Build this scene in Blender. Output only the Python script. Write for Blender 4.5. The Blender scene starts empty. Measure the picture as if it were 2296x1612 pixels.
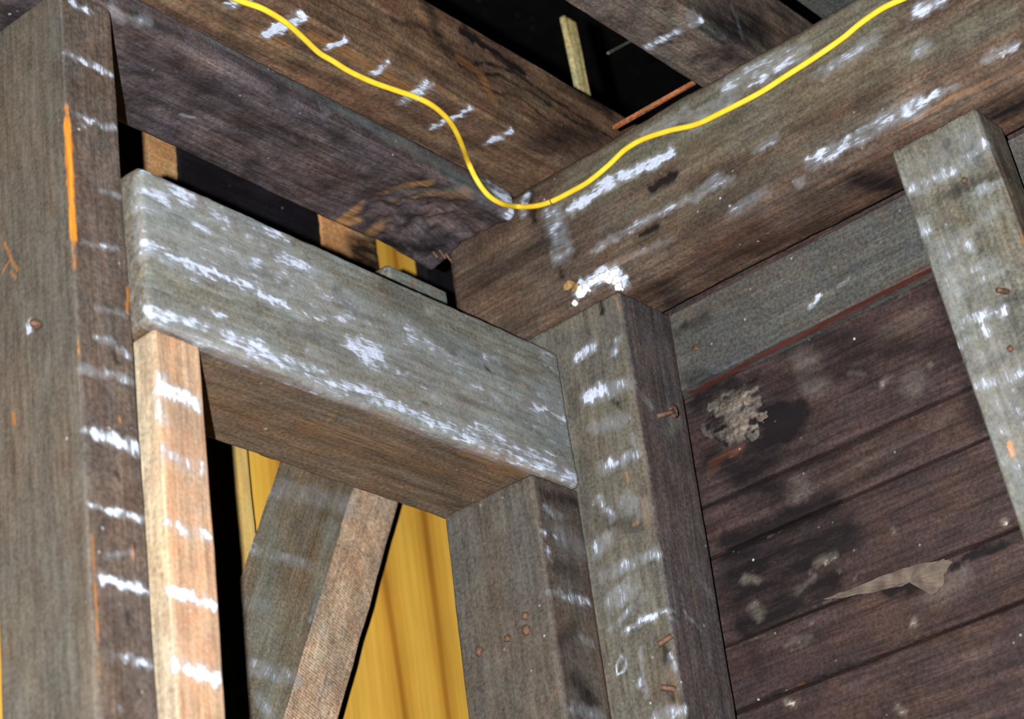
import bpy, math, random
import numpy as np
from mathutils import Matrix, Vector

# ------------------------------------------------------------------ camera, world, light
W, H, F = 2296.0, 1612.0, 4800.0          # frame and focal length in pixels
CAM_Z = 1.55                              # eye height above the floor
# columns: the building's X, Y, Z axes written in camera axes (x right, y down, z forward)
R = np.array([[0.64503686, -0.75205224, -0.13544331],
              [0.27984451, 0.39741592, -0.87392656],
              [0.71106575, 0.52581178, 0.46680560]])
scn = bpy.context.scene
COL = scn.collection

cam_data = bpy.data.cameras.new('camera')
cam = bpy.data.objects.new('camera', cam_data)
COL.objects.link(cam)
m = Matrix([[R[0][i], -R[1][i], -R[2][i], 0] for i in range(3)] + [[0, 0, 0, 1]])
m[2][3] = CAM_Z
cam.matrix_world = m
cam_data.sensor_width = 36.0
cam_data.lens = 36.0 * F / W
cam_data.clip_start = 0.02
cam_data.dof.use_dof = True
cam_data.dof.focus_distance = 1.70
cam_data.dof.aperture_fstop = 8.0
scn.camera = cam

world = bpy.data.worlds.new('attic_dark')
scn.world = world
world.use_nodes = True
world.node_tree.nodes['Background'].inputs[0].default_value = (0.5, 0.5, 0.6, 1)
world.node_tree.nodes['Background'].inputs[1].default_value = 0.004

# the photographer's flash, held a hand's width left of the lens
fl = bpy.data.lights.new('camera_flash', 'POINT')
fl.energy = 245.0
fl.color = (1.0, 0.99, 0.97)
fl.shadow_soft_size = 0.007
flo = bpy.data.objects.new('camera_flash', fl)
COL.objects.link(flo)
flp = -0.07 * R[0] - 0.015 * R[1]
flo.location = (flp[0], flp[1], flp[2] + CAM_Z)

scn.cycles.diffuse_bounces = 0          # the flash decides everything here; dark corners stay dark
scn.view_settings.view_transform = 'Standard'
scn.view_settings.look = 'None'
scn.view_settings.exposure = 0.0
scn.view_settings.gamma = 1.0
scn.view_settings.use_curve_mapping = False

# ------------------------------------------------------------------ measuring helpers
def ray(p):
    return R.T @ (np.array([p[0] - W / 2, p[1] - H / 2, F]) / F)

def on(p, ax, v):
    """where the sight line of a photo point meets the building plane  axis = v"""
    r = ray(p)
    return r * (v / r[ax])

def depth(P):
    return float(R[2] @ np.asarray(P))

def up(P):
    return (float(P[0]), float(P[1]), float(P[2]) + CAM_Z)

# ------------------------------------------------------------------ noise
def _h(i, j, k, s):
    n = (i * 374761393 + j * 668265263 + k * 2147483647 + s * 1274126177) & 0xFFFFFFFF
    n = ((n ^ (n >> 13)) * 1274126177) & 0xFFFFFFFF
    n = ((n ^ (n >> 16)) * 2246822519) & 0xFFFFFFFF
    return ((n ^ (n >> 15)) & 0xFFFF) / 65535.0

def vnoise(p, s=0):
    i = np.floor(p).astype(np.int64)
    f = p - i
    f = f * f * (3 - 2 * f)
    out = 0
    for a in (0, 1):
        wa = f[:, 0] if a else 1 - f[:, 0]
        for b in (0, 1):
            wb = f[:, 1] if b else 1 - f[:, 1]
            for c in (0, 1):
                wc = f[:, 2] if c else 1 - f[:, 2]
                out = out + wa * wb * wc * _h(i[:, 0] + a, i[:, 1] + b, i[:, 2] + c, s)
    return out

def fbm(p, s=0, o=3):
    t, a, n = 0, 1.0, 0
    for k in range(o):
        t = t + a * vnoise(p * 2 ** k + 17.3 * k, s + k)
        n += a
        a *= 0.5
    return t / n - 0.5

# ------------------------------------------------------------------ tagging
def tag(o, label=None, cat=None, group=None, kind=None):
    if label: o['label'] = label
    if cat: o['category'] = cat
    if group: o['group'] = group
    if kind: o['kind'] = kind
    return o

def empty(name, P):
    o = bpy.data.objects.new(name, None)
    o.empty_display_size = 0.05
    o.location = up(P)
    COL.objects.link(o)
    return o

def link(name, me, mat, parent=None):
    o = bpy.data.objects.new(name, me)
    if mat is not None and not me.materials:
        me.materials.append(mat)
    COL.objects.link(o)
    if parent is not None:
        o.parent = parent
        o.matrix_parent_inverse = Matrix.Translation(-Vector(parent.location)) if parent.parent is None \
            else Matrix.Translation(-Vector(parent.parent.location))
    return o

def mesh_from(name, V, quads=None, faces=None, smooth=True):
    """V in camera-origin coordinates; lifted so that the floor is z = 0"""
    V = np.asarray(V, dtype=np.float64).copy()
    V[:, 2] += CAM_Z
    me = bpy.data.meshes.new(name)
    if quads is not None:
        n = len(quads)
        me.vertices.add(len(V))
        me.vertices.foreach_set('co', V.astype(np.float32).ravel())
        me.loops.add(n * 4)
        me.loops.foreach_set('vertex_index', np.asarray(quads, dtype=np.int32).ravel())
        me.polygons.add(n)
        me.polygons.foreach_set('loop_start', np.arange(0, n * 4, 4, dtype=np.int32))
        me.update(calc_edges=True)
    else:
        me.from_pydata([tuple(v) for v in V], [], faces)
    if smooth:
        me.polygons.foreach_set('use_smooth', np.ones(len(me.polygons), dtype=bool))
    me.update()
    return me

def smooth01(t):
    t = np.clip(t, 0, 1)
    return t * t * (3 - 2 * t)

def paint(P, marks):
    """wear and some painted light: R plaster, whitewash, a glint, G soot, mould, painted shade, B bare fresh wood, A grey bloom"""
    C = np.zeros((len(P), 4))
    if len(marks):
        # smears have ragged outlines and patchy coverage
        Wm = np.clip(.25 + 1.5 * (fbm(P * 150, 601, 3) + .5), .2, 1.5)
        Wv = np.stack([fbm(P * 210, 611 + 5 * q, 3) for q in range(3)], 1) * 2
    for (ch, pts, plane, wpx, s) in marks:
        q = np.array([on(p, plane[0], plane[1]) for p in pts])
        w = wpx * depth(q.mean(0)) / F * (1.35 if ch == 'R' else 1.0)
        lo, hi = q.min(0) - w, q.max(0) + w
        sel = np.all((P > lo) & (P < hi), axis=1) & (np.abs(P[:, plane[0]] - plane[1]) < .009)
        if not sel.any():
            continue
        Q = P[sel] + Wv[sel] * (min(w * .9, .005) if ch != 'B' else min(w * .3, .002))
        d = np.full(len(Q), 9.0)
        if len(q) == 1:
            d = np.linalg.norm(Q - q[0], axis=1)
        for a, b in zip(q[:-1], q[1:]):
            ab = b - a
            t = np.clip(((Q - a) @ ab) / (ab @ ab + 1e-12), 0, 1)
            d = np.minimum(d, np.linalg.norm(Q - (a + t[:, None] * ab), axis=1))
        k = 'RGBA'.index(ch)
        body = smooth01(1.35 * (1.0 - d / w)) if ch != 'G' else smooth01(1.12 * (1.0 - d / w))
        C[sel, k] = np.maximum(C[sel, k], s * body * (Wm[sel] if ch == 'R' else 1.0))
    return C

def lines(a, b, r, step, dense):
    L = b - a
    r = min(r, L * 0.45)
    edge = [0, .25 * r, .6 * r, r]
    inner0, inner1 = a + r, b - r
    pts = [a + e for e in edge] + [b - e for e in edge]
    if dense is None:
        n = max(1, int(round((inner1 - inner0) / step)))
        pts += list(np.linspace(inner0, inner1, n + 1)[1:-1])
    else:
        d0, d1 = max(dense[0], inner0), min(dense[1], inner1)
        n = max(1, int(round((d1 - d0) / step)))
        pts += list(np.linspace(d0, d1, n + 1))
        if d0 - inner0 > .002: pts += list(np.arange(inner0, d0 - .002, .05))
        if inner1 - d1 > .002: pts += list(np.arange(inner1, d1 + .002, -.05))
    pts = np.unique(np.round(np.array(pts), 6))
    keep = [pts[0]]
    for p in pts[1:]:
        if p - keep[-1] > 1e-4: keep.append(p)
    keep[-1] = b
    return np.array(keep)

SEED = [0]
def timber(name, lo, hi, axis, mat, parent=None, r=.003, step=.002, dense=None, deform=None,
           amp=.0007, wear=.5, marks=(), wave=.0012, edge_freq=60.0, bloom=()):
    """a sawn timber: rounded, slightly wavy and worn box with its own grain coordinates"""
    SEED[0] += 1
    sd = SEED[0] * 31
    lo, hi = np.array(lo, float), np.array(hi, float)
    ax = [lines(lo[i], hi[i], r, step, dense if i == axis else None) for i in range(3)]
    n = [len(a) for a in ax]
    code_q = []
    code = lambda i, j, k: (i * n[1] + j) * n[2] + k
    for d in range(3):
        e, f_ = [(1, 2), (2, 0), (0, 1)][d]
        A, B = np.meshgrid(np.arange(n[e]), np.arange(n[f_]), indexing='ij')
        for side in (0, n[d] - 1):
            idx = [None] * 3
            idx[d] = np.full(A.shape, side)
            idx[e], idx[f_] = A, B
            c = code(*idx)
            q = np.stack([c[:-1, :-1], c[1:, :-1], c[1:, 1:], c[:-1, 1:]], -1).reshape(-1, 4)
            code_q.append(q if side else q[:, ::-1])
    Q = np.concatenate(code_q)
    u, inv = np.unique(Q.ravel(), return_inverse=True)
    Q = inv.reshape(-1, 4)
    I, J, K = u // (n[1] * n[2]), (u // n[2]) % n[1], u % n[2]
    P = np.stack([ax[0][I], ax[1][J], ax[2][K]], 1)
    rr = np.minimum(r, (hi - lo) * .45)
    inn = np.clip(P, lo + rr, hi - rr)
    D = P - inn
    N = D / np.maximum(np.linalg.norm(D, axis=1, keepdims=True), 1e-9)
    rad = np.minimum(np.linalg.norm(D, axis=1), rr.max())
    P0 = P.copy()
    P = inn + N * np.minimum(np.abs(D).max(1), rr.min())[:, None]
    sc = np.full(3, 160.0); sc[axis] = 14.0
    sc2 = np.full(3, 18.0); sc2[axis] = 5.0
    es = np.full(3, 30.0); es[axis] = edge_freq
    edge = 1 - np.abs(N).max(1)
    disp = amp * 2 * fbm(P0 * sc, sd, 3) + wave * 2 * fbm(P0 * sc2, sd + 7, 2)
    disp -= edge * r * 3.0 * wear * np.clip(fbm(P0 * es, sd + 11, 3) + .25, 0, 1)
    P = P + N * disp[:, None]
    G = P0 - lo
    other = [i for i in range(3) if i != axis]
    gc = np.stack([P0[:, axis], P0[:, other[0]], P0[:, other[1]]], 1) + np.array([sd * .37, sd * .11, sd * .07])
    if deform is not None:
        P = deform(P)
    me = mesh_from(name, P, Q)
    a = me.attributes.new('gc', 'FLOAT_VECTOR', 'POINT')
    a.data.foreach_set('vector', gc.astype(np.float32).ravel())
    C = paint(P, marks)
    for (bx, side, v) in bloom:
        C[:, 3] = np.maximum(C[:, 3], v * smooth01((N[:, bx] * side - .35) * 2.2))
    a = me.attributes.new('marks', 'FLOAT_COLOR', 'POINT')
    a.data.foreach_set('color', C.astype(np.float32).ravel())
    return link(name, me, mat, parent)

# ------------------------------------------------------------------ materials
class NT:
    def __init__(s, name):
        s.m = bpy.data.materials.new(name)
        s.m.use_nodes = True
        s.t = s.m.node_tree
        s.b = s.t.nodes['Principled BSDF']
    def n(s, typ, **kw):
        x = s.t.nodes.new(typ)
        for k, v in kw.items(): setattr(x, k, v)
        return x
    def l(s, a, b): s.t.links.new(a, b)
    def val(s, sock, v):
        if hasattr(v, 'is_output'): s.l(v, sock)
        else: sock.default_value = v
    def math(s, op, a, b=0.0, c=0.0, clamp=False):
        x = s.n('ShaderNodeMath', operation=op, use_clamp=clamp)
        s.val(x.inputs[0], a); s.val(x.inputs[1], b); s.val(x.inputs[2], c)
        return x.outputs[0]
    def mul(s, v, k):
        x = s.n('ShaderNodeVectorMath', operation='MULTIPLY')
        s.l(v, x.inputs[0]); x.inputs[1].default_value = k
        return x.outputs[0]
    def noise(s, v, scale=1.0, detail=4.0, rough=.55, dist=0.0):
        x = s.n('ShaderNodeTexNoise')
        s.l(v, x.inputs['Vector'])
        x.inputs['Scale'].default_value = scale
        x.inputs['Detail'].default_value = detail
        x.inputs['Roughness'].default_value = rough
        x.inputs['Distortion'].default_value = dist
        return x.outputs['Fac']
    def ramp(s, f, stops, interp='LINEAR'):
        x = s.n('ShaderNodeValToRGB')
        cr = x.color_ramp
        cr.interpolation = interp
        while len(cr.elements) < len(stops): cr.elements.new(.5)
        for e, (p, c) in zip(cr.elements, stops):
            e.position = p
            e.color = (c, c, c, 1) if not hasattr(c, '__len__') else (*c, 1)
        s.l(f, x.inputs[0])
        return x.outputs[0]
    def mix(s, f, a, b, mode='MIX'):
        x = s.n('ShaderNodeMix', data_type='RGBA', blend_type=mode)
        s.val(x.inputs[0], f)
        for i, v in ((6, a), (7, b)):
            if hasattr(v, 'is_output'): s.l(v, x.inputs[i])
            else: x.inputs[i].default_value = (*v, 1)
        return x.outputs[2]

def srgb(r, g, b):
    f = lambda c: (c / 255) / 12.92 if c <= 10 else (((c / 255) + .055) / 1.055) ** 2.4
    return (f(r), f(g), f(b))

K = 1.0
def wood(name, dark, mid, light, alt, alt_amt=.5, grain=1.0, white=(205, 215, 238), rough=.72, bump=.35,
         bloom=(120, 128, 122), rings=0.0, saw=0.0, white_noise=.9, base_white=0.0, bare=(235, 140, 40),
         mott=.5, spec=.25, streak=.4, speck_amt=.4, hazec=(158, 166, 176)):
    t = NT(name)
    gc = t.n('ShaderNodeAttribute', attribute_name='gc').outputs['Vector']
    mk = t.n('ShaderNodeAttribute', attribute_name='marks')
    sp = t.n('ShaderNodeSeparateColor'); t.l(mk.outputs['Color'], sp.inputs[0])
    R_, G_, B_, A_ = sp.outputs[0], sp.outputs[1], sp.outputs[2], mk.outputs['Alpha']
    warp = t.n('ShaderNodeTexNoise'); t.l(t.mul(gc, (4, 14, 14)), warp.inputs['Vector']); warp.inputs['Scale'].default_value = 1
    wv = t.n('ShaderNodeVectorMath', operation='MULTIPLY_ADD')
    t.l(warp.outputs['Color'], wv.inputs[0]); wv.inputs[1].default_value = (.0, .012, .012); t.l(gc, wv.inputs[2])
    g = wv.outputs[0]
    fine = t.noise(t.mul(g, (14 * grain, 420 * grain, 420 * grain)), 1, 5, .65)
    coarse = t.noise(t.mul(g, (5, 90, 90)), 1, 5, .65)
    blot = t.noise(t.mul(gc, (14, 22, 22)), 1, 5, .6)
    blot2 = t.noise(t.mul(gc, (30, 44, 44)), 1, 4, .6)
    speck = t.noise(gc, 330, 3, .7)
    f = t.math('MULTIPLY_ADD', fine, .55, t.math('MULTIPLY', coarse, .45))
    if rings:
        wvn = t.n('ShaderNodeTexWave', wave_type='RINGS', rings_direction='SPHERICAL')
        t.l(t.mul(gc, (2.2, 11, 11)), wvn.inputs['Vector'])
        wvn.inputs['Scale'].default_value = 1.6
        wvn.inputs['Distortion'].default_value = 7
        wvn.inputs['Detail'].default_value = 2.5
        wvn.inputs['Detail Scale'].default_value = .8
        f = t.math('MULTIPLY_ADD', wvn.outputs['Fac'], rings, t.math('MULTIPLY', f, 1 - rings))
    col = t.ramp(f, [(.33, srgb(*dark)), (.5, srgb(*mid)), (.67, srgb(*light))])
    col = t.mix(t.math('MULTIPLY', t.ramp(blot, [(.42, 0.), (.6, 1.)]), alt_amt), col, srgb(*alt))
    # mottling of the weathered surface
    mm = t.ramp(blot2, [(.36, 1 - mott), (.64, 1 + .6 * mott)])
    col = t.mix(1.0, col, mm, 'MULTIPLY')
    st = t.noise(t.mul(g, (9, 210, 210)), 1, 5, .7)
    col = t.mix(1.0, col, t.ramp(st, [(.36, 1 - .75 * streak), (.5, 1.), (.66, 1 + .4 * streak)]), 'MULTIPLY')
    sm = t.ramp(speck, [(.34, 1 - speck_amt), (.66, 1 + speck_amt)])
    col = t.mix(1.0, col, sm, 'MULTIPLY')
    hue = t.noise(t.mul(gc, (60, 90, 90)), 1, 3, .6)
    col = t.mix(.5, col, t.ramp(hue, [(.38, (1.10, .98, .92)), (.62, (.92, 1.0, 1.10))]), 'MULTIPLY')
    if saw:
        sv = t.n('ShaderNodeTexWave', wave_type='BANDS', bands_direction='X')
        t.l(t.mul(gc, (1.0, .45, .45)), sv.inputs['Vector'])
        sv.inputs['Scale'].default_value = 105
        sv.inputs['Distortion'].default_value = 3.5
        sv.inputs['Detail'].default_value = 2
        col = t.mix(saw, col, t.ramp(sv.outputs['Fac'], [(0, .45), (1, 1.25)]), 'MULTIPLY')
    big = t.noise(t.mul(gc, (9, 26, 26)), 1, 3, .55)
    # grey-green bloom of age, soot and painted shade, bare wood, plaster and nail glint
    pn = t.noise(t.mul(g, (40, 150, 150)), 1, 5, .7)
    bl = t.math('MULTIPLY', A_, t.ramp(blot2, [(.3, .5), (.58, 1.)]), clamp=True)
    col = t.mix(bl, col, t.mix(1.0, srgb(*bloom), t.ramp(t.math('MULTIPLY_ADD', pn, .35, t.math('MULTIPLY_ADD', speck, .35, t.math('MULTIPLY', st, .3))), [(.4, .5), (.6, 1.45)]), 'MULTIPLY'))
    col = t.mix(.7, col, t.ramp(big, [(.36, (1.10, .98, .90)), (.5, (1., 1., 1.)), (.64, (.90, .97, 1.06))]), 'MULTIPLY')
    dk = t.math('MULTIPLY', G_, t.math('MULTIPLY_ADD', t.ramp(pn, [(.36, 0.), (.64, 1.)]), .7, .65))
    dk = t.math('MINIMUM', dk, .96)
    col = t.mix(dk, col, srgb(14, 9, 13))
    bc = t.mix(t.ramp(fine, [(.38, 0.), (.62, 1.)]), tuple(.4 * c for c in srgb(*bare)), srgb(*bare))
    bf = t.math('MULTIPLY_ADD', t.math('SUBTRACT', pn, .5), t.math('MULTIPLY', B_, 1.2), B_)
    col = t.mix(t.ramp(bf, [(.08, 0.), (.95, 1.)]), col, bc)
    pn2 = t.noise(t.mul(g, (45, 330, 330)), 1, 6, .75)
    pn3 = t.noise(t.mul(g, (22, 100, 100)), 1, 5, .7)
    haze = t.math('MULTIPLY', t.ramp(R_, [(.03, 0.), (.9, .75)]), t.ramp(pn3, [(.34, .15), (.6, 1.)]))
    core = t.ramp(t.math('ADD', R_, t.math('MULTIPLY', t.math('SUBTRACT', t.math('MULTIPLY_ADD', pn3, .5, t.math('MULTIPLY', pn2, .5)), .5), 4.6)), [(.7, 0.), (1.75, 1.)])
    core = t.math('MULTIPLY', core, t.ramp(R_, [(.1, 0.), (.4, 1.)]))
    wf = t.math('MAXIMUM', haze, core)
    col = t.mix(haze, col, srgb(*hazec))
    wc = t.mix(t.ramp(speck, [(.35, 0.), (.65, 1.)]), tuple(.75 * c for c in srgb(*white)), srgb(*white))
    col = t.mix(core, col, wc)
    # scattered plaster crumbs
    vo = t.n('ShaderNodeTexVoronoi'); t.l(gc, vo.inputs['Vector']); vo.inputs['Scale'].default_value = 75
    crumb = t.ramp(vo.outputs['Distance'], [(.05, 1.), (.11, 0.)])
    cm = t.math('MULTIPLY', crumb, t.ramp(blot, [(.52, 0.), (.66, .8)]))
    col = t.mix(cm, col, srgb(185, 188, 196))
    t.l(col, t.b.inputs['Base Color'])
    t.b.inputs['Roughness'].default_value = rough
    t.b.inputs['Specular IOR Level'].default_value = spec
    hgt = t.math('MULTIPLY_ADD', fine, .6, t.math('MULTIPLY', speck, .5))
    hgt = t.math('MULTIPLY_ADD', wf, .5, hgt)
    hgt = t.math('MULTIPLY_ADD', coarse, .6, hgt)
    bp = t.n('ShaderNodeBump')
    bp.inputs['Strength'].default_value = bump
    bp.inputs['Distance'].default_value = .0012
    t.l(hgt, bp.inputs['Height']); t.l(bp.outputs[0], t.b.inputs['Normal'])
    return t.m

def plain(name, c1, c2, scale=60, rough=.6, metal=0.0, bump=.3):
    t = NT(name)
    g = t.n('ShaderNodeTexCoord').outputs['Object']
    f = t.noise(g, scale, 4, .6)
    t.l(t.mix(t.ramp(f, [(.35, 0.), (.65, 1.)]), srgb(*c1), srgb(*c2)), t.b.inputs['Base Color'])
    t.b.inputs['Roughness'].default_value = rough
    t.b.inputs['Metallic'].default_value = metal
    bp = t.n('ShaderNodeBump'); bp.inputs['Strength'].default_value = bump; bp.inputs['Distance'].default_value = .001
    t.l(f, bp.inputs['Height']); t.l(bp.outputs[0], t.b.inputs['Normal'])
    return t.m

M = {}
TAN = (176, 126, 80)
M['post'] = wood('old_grey_brown_wood', (64, 54, 48), (88, 77, 69), (106, 94, 84), (84, 72, 66), .5, mott=.25, streak=.25, bare=(236, 146, 48), bloom=(92, 88, 80))
M['trimmer'] = wood('pale_tan_wood', (138, 110, 86), (174, 144, 116), (200, 172, 144), (186, 140, 108), .5, mott=.15, white=(240, 244, 254), grain=.8, streak=.2, speck_amt=.2, bloom=(176, 160, 134))
M['header'] = wood('weathered_header_wood', (72, 58, 48), (100, 86, 72), (122, 106, 90), (106, 84, 62), .6, mott=.22, streak=.25, bare=TAN, bloom=(112, 116, 110))
M['corner'] = wood('sooty_corner_wood', (52, 46, 48), (76, 70, 70), (94, 86, 82), (70, 62, 62), .5, mott=.25, streak=.25, bare=TAN, bloom=(98, 94, 83))
M['plate'] = wood('brown_plate_wood', (54, 41, 36), (86, 70, 60), (110, 92, 76), (76, 56, 46), .6, mott=.35, streak=.4, bare=TAN, bloom=(102, 101, 86))
M['plate_dark'] = wood('dark_purple_brown_wood', (44, 36, 40), (80, 70, 70), (104, 92, 88), (64, 58, 64), .6, mott=.5, bump=.5, streak=.35, bare=(176, 132, 84), bloom=(82, 90, 90))
M['joist'] = wood('brown_joist_wood', (66, 48, 38), (100, 80, 62), (124, 104, 82), (88, 64, 52), .6, mott=.35, rings=.12, bare=(180, 126, 66), streak=.3)
M['joist_far'] = wood('grey_joist_wood', (58, 48, 44), (94, 84, 76), (118, 107, 95), (74, 62, 58), .6, mott=.5)
M['plank'] = wood('dark_stained_plank_wood', (34, 25, 25), (62, 48, 45), (80, 64, 57), (52, 41, 43), .6, mott=.25, bump=.5, streak=.55, bare=(150, 88, 54), bloom=(98, 88, 82), hazec=(132, 124, 114), white=(190, 184, 172))
M['ledger'] = wood('grey_ledger_wood', (60, 60, 58), (78, 78, 74), (94, 93, 87), (70, 70, 70), .5, mott=.15, bare=(104, 46, 38), streak=.15)
M['stud'] = wood('grey_stud_wood', (58, 53, 51), (76, 70, 66), (90, 83, 76), (82, 66, 58), .4, mott=.2, streak=.15, bare=TAN, bloom=(86, 83, 77))
M['leaning'] = wood('plaster_marked_wood', (66, 60, 52), (100, 95, 84), (126, 122, 110), (94, 82, 70), .5, mott=.4, streak=.3, bloom=(106, 108, 98))
M['brace'] = wood('brace_wood', (84, 72, 60), (106, 96, 80), (126, 116, 98), (114, 98, 76), .5, mott=.2, streak=.2, bare=(236, 170, 90))
M['sawn'] = wood('rough_sawn_tan_wood', (140, 116, 96), (184, 160, 134), (212, 188, 160), (176, 146, 120), .4, mott=.3, saw=.55, streak=.2)
M['darkboard'] = wood('dark_board', (10, 8, 14), (20, 17, 24), (34, 30, 36), (16, 14, 22), .5, mott=.5)
M['lath'] = wood('yellow_lath_wood', (150, 134, 86), (184, 174, 128), (202, 194, 150), (190, 166, 96), .4, mott=.15, bare=(250, 180, 60), streak=.2)
M['redlath'] = wood('red_lath_wood', (110, 64, 40), (160, 98, 62), (184, 120, 80), (140, 80, 50), .4)
M['batten'] = wood('new_pale_batten', (196, 160, 90), (220, 186, 112), (234, 204, 136), (214, 176, 100), .3, mott=.08, streak=.05, speck_amt=.08)
M['brownboard'] = wood('new_brown_board', (150, 108, 68), (186, 144, 100), (210, 172, 126), (190, 130, 76), .5, mott=.2, streak=.2)
M['floor'] = wood('dusty_floor_wood', (50, 42, 36), (90, 78, 66), (116, 102, 86), (80, 70, 60), .5)
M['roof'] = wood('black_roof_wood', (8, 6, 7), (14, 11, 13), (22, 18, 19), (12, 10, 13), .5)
M['plaster'] = plain('white_plaster', (225, 225, 225), (255, 255, 255), 220, .8, 0, .8)
M['rust'] = plain('rusty_nail_iron', (74, 54, 44), (112, 84, 64), 400, .7, .2)
M['rust2'] = plain('dark_nail_iron', (70, 52, 44), (118, 86, 66), 400, .6, .3)
M['steel'] = plain('shiny_staple_wire', (200, 205, 210), (240, 240, 245), 300, .35, .8)
M['fungus'] = plain('pale_crust', (44, 36, 36), (150, 143, 128), 70, .9, 0, .9)
M['flake'] = plain('peeling_wood_skin', (78, 66, 59), (108, 95, 84), 90, .8)
M['mud'] = plain('dried_mud', (120, 92, 56), (160, 128, 84), 160, .9)

def plywood_mat():
    t = NT('yellow_plywood')
    gc = t.n('ShaderNodeAttribute', attribute_name='gc').outputs['Vector']
    w = t.n('ShaderNodeTexWave', wave_type='BANDS', bands_direction='Y')
    t.l(t.mul(gc, (.7, 2.6, 2.6)), w.inputs['Vector'])
    w.inputs['Scale'].default_value = 1.3; w.inputs['Distortion'].default_value = 9
    w.inputs['Detail'].default_value = 2; w.inputs['Detail Scale'].default_value = .7
    n = t.noise(t.mul(gc, (6, 160, 160)), 1, 4, .6)
    b = t.noise(t.mul(gc, (5, 9, 9)), 1, 3, .5)
    c = t.ramp(w.outputs['Fac'], [(.0, srgb(176, 120, 40)), (.06, srgb(206, 152, 58)), (.4, srgb(222, 170, 66)), (1, srgb(232, 182, 76))])
    c = t.mix(1.0, c, t.ramp(n, [(.3, .85), (.7, 1.1)]), 'MULTIPLY')
    c = t.mix(1.0, c, t.ramp(b, [(.35, .86), (.65, 1.08)]), 'MULTIPLY')
    t.l(c, t.b.inputs['Base Color'])
    t.b.inputs['Roughness'].default_value = .55
    t.b.inputs['Specular IOR Level'].default_value = .3
    return t.m
M['plywood'] = plywood_mat()

def wire_mat():
    t = NT('yellow_wire_jacket')
    g = t.n('ShaderNodeTexCoord').outputs['Object']
    f = t.noise(g, 90, 3, .6)
    t.l(t.mix(t.ramp(f, [(.35, 0.), (.7, 1.)]), srgb(232, 190, 44), srgb(244, 210, 66)), t.b.inputs['Base Color'])
    t.b.inputs['Roughness'].default_value = .42
    return t.m
M['wire'] = wire_mat()

# ------------------------------------------------------------------ measured frame of the building
XB = 1.324        # room face of the right wall's plate and of the corner post
ZB = 0.882        # underside of that plate
ZT = 1.028        # its top, where the joists sit
YH = 0.928        # room face of the door header
FL = -CAM_Z       # floor

def lean(axis, k, z0, zs):
    """timbers that stand slightly out of true near the top and run plumb lower down"""
    def f(P):
        P = P.copy()
        P[:, axis] += k * np.clip(P[:, 2] - z0, zs - z0, 9)
        return P
    return f

# ---- setting
fl_root = tag(empty('floor', (0.6, 0.5, FL)), kind='structure')
for i in range(8):
    timber('floor_board', (-.4, -.5 + i * .235, FL - .025), (1.6, -.5 + i * .235 + .231, FL), 0, M['floor'], fl_root,
           r=.002, step=.05, amp=.0003, wave=0)
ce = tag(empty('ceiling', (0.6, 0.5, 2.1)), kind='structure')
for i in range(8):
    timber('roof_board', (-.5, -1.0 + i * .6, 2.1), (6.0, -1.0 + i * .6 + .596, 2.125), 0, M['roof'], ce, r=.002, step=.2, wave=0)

wl = tag(empty('wall_left', (0.7, 1.285, FL)), kind='structure')
timber('plywood_panel', (.2, 1.285, FL), (1.17, 1.297, 1.5), 2, M['plywood'], wl, r=.001, step=.01, amp=0, wave=.0006, wear=.2)
timber('plywood_panel', (1.172, 1.285, FL), (2.1, 1.297, 1.5), 2, M['plywood'], wl, r=.001, step=.01, amp=0, wave=.0006, wear=.2)

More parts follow.
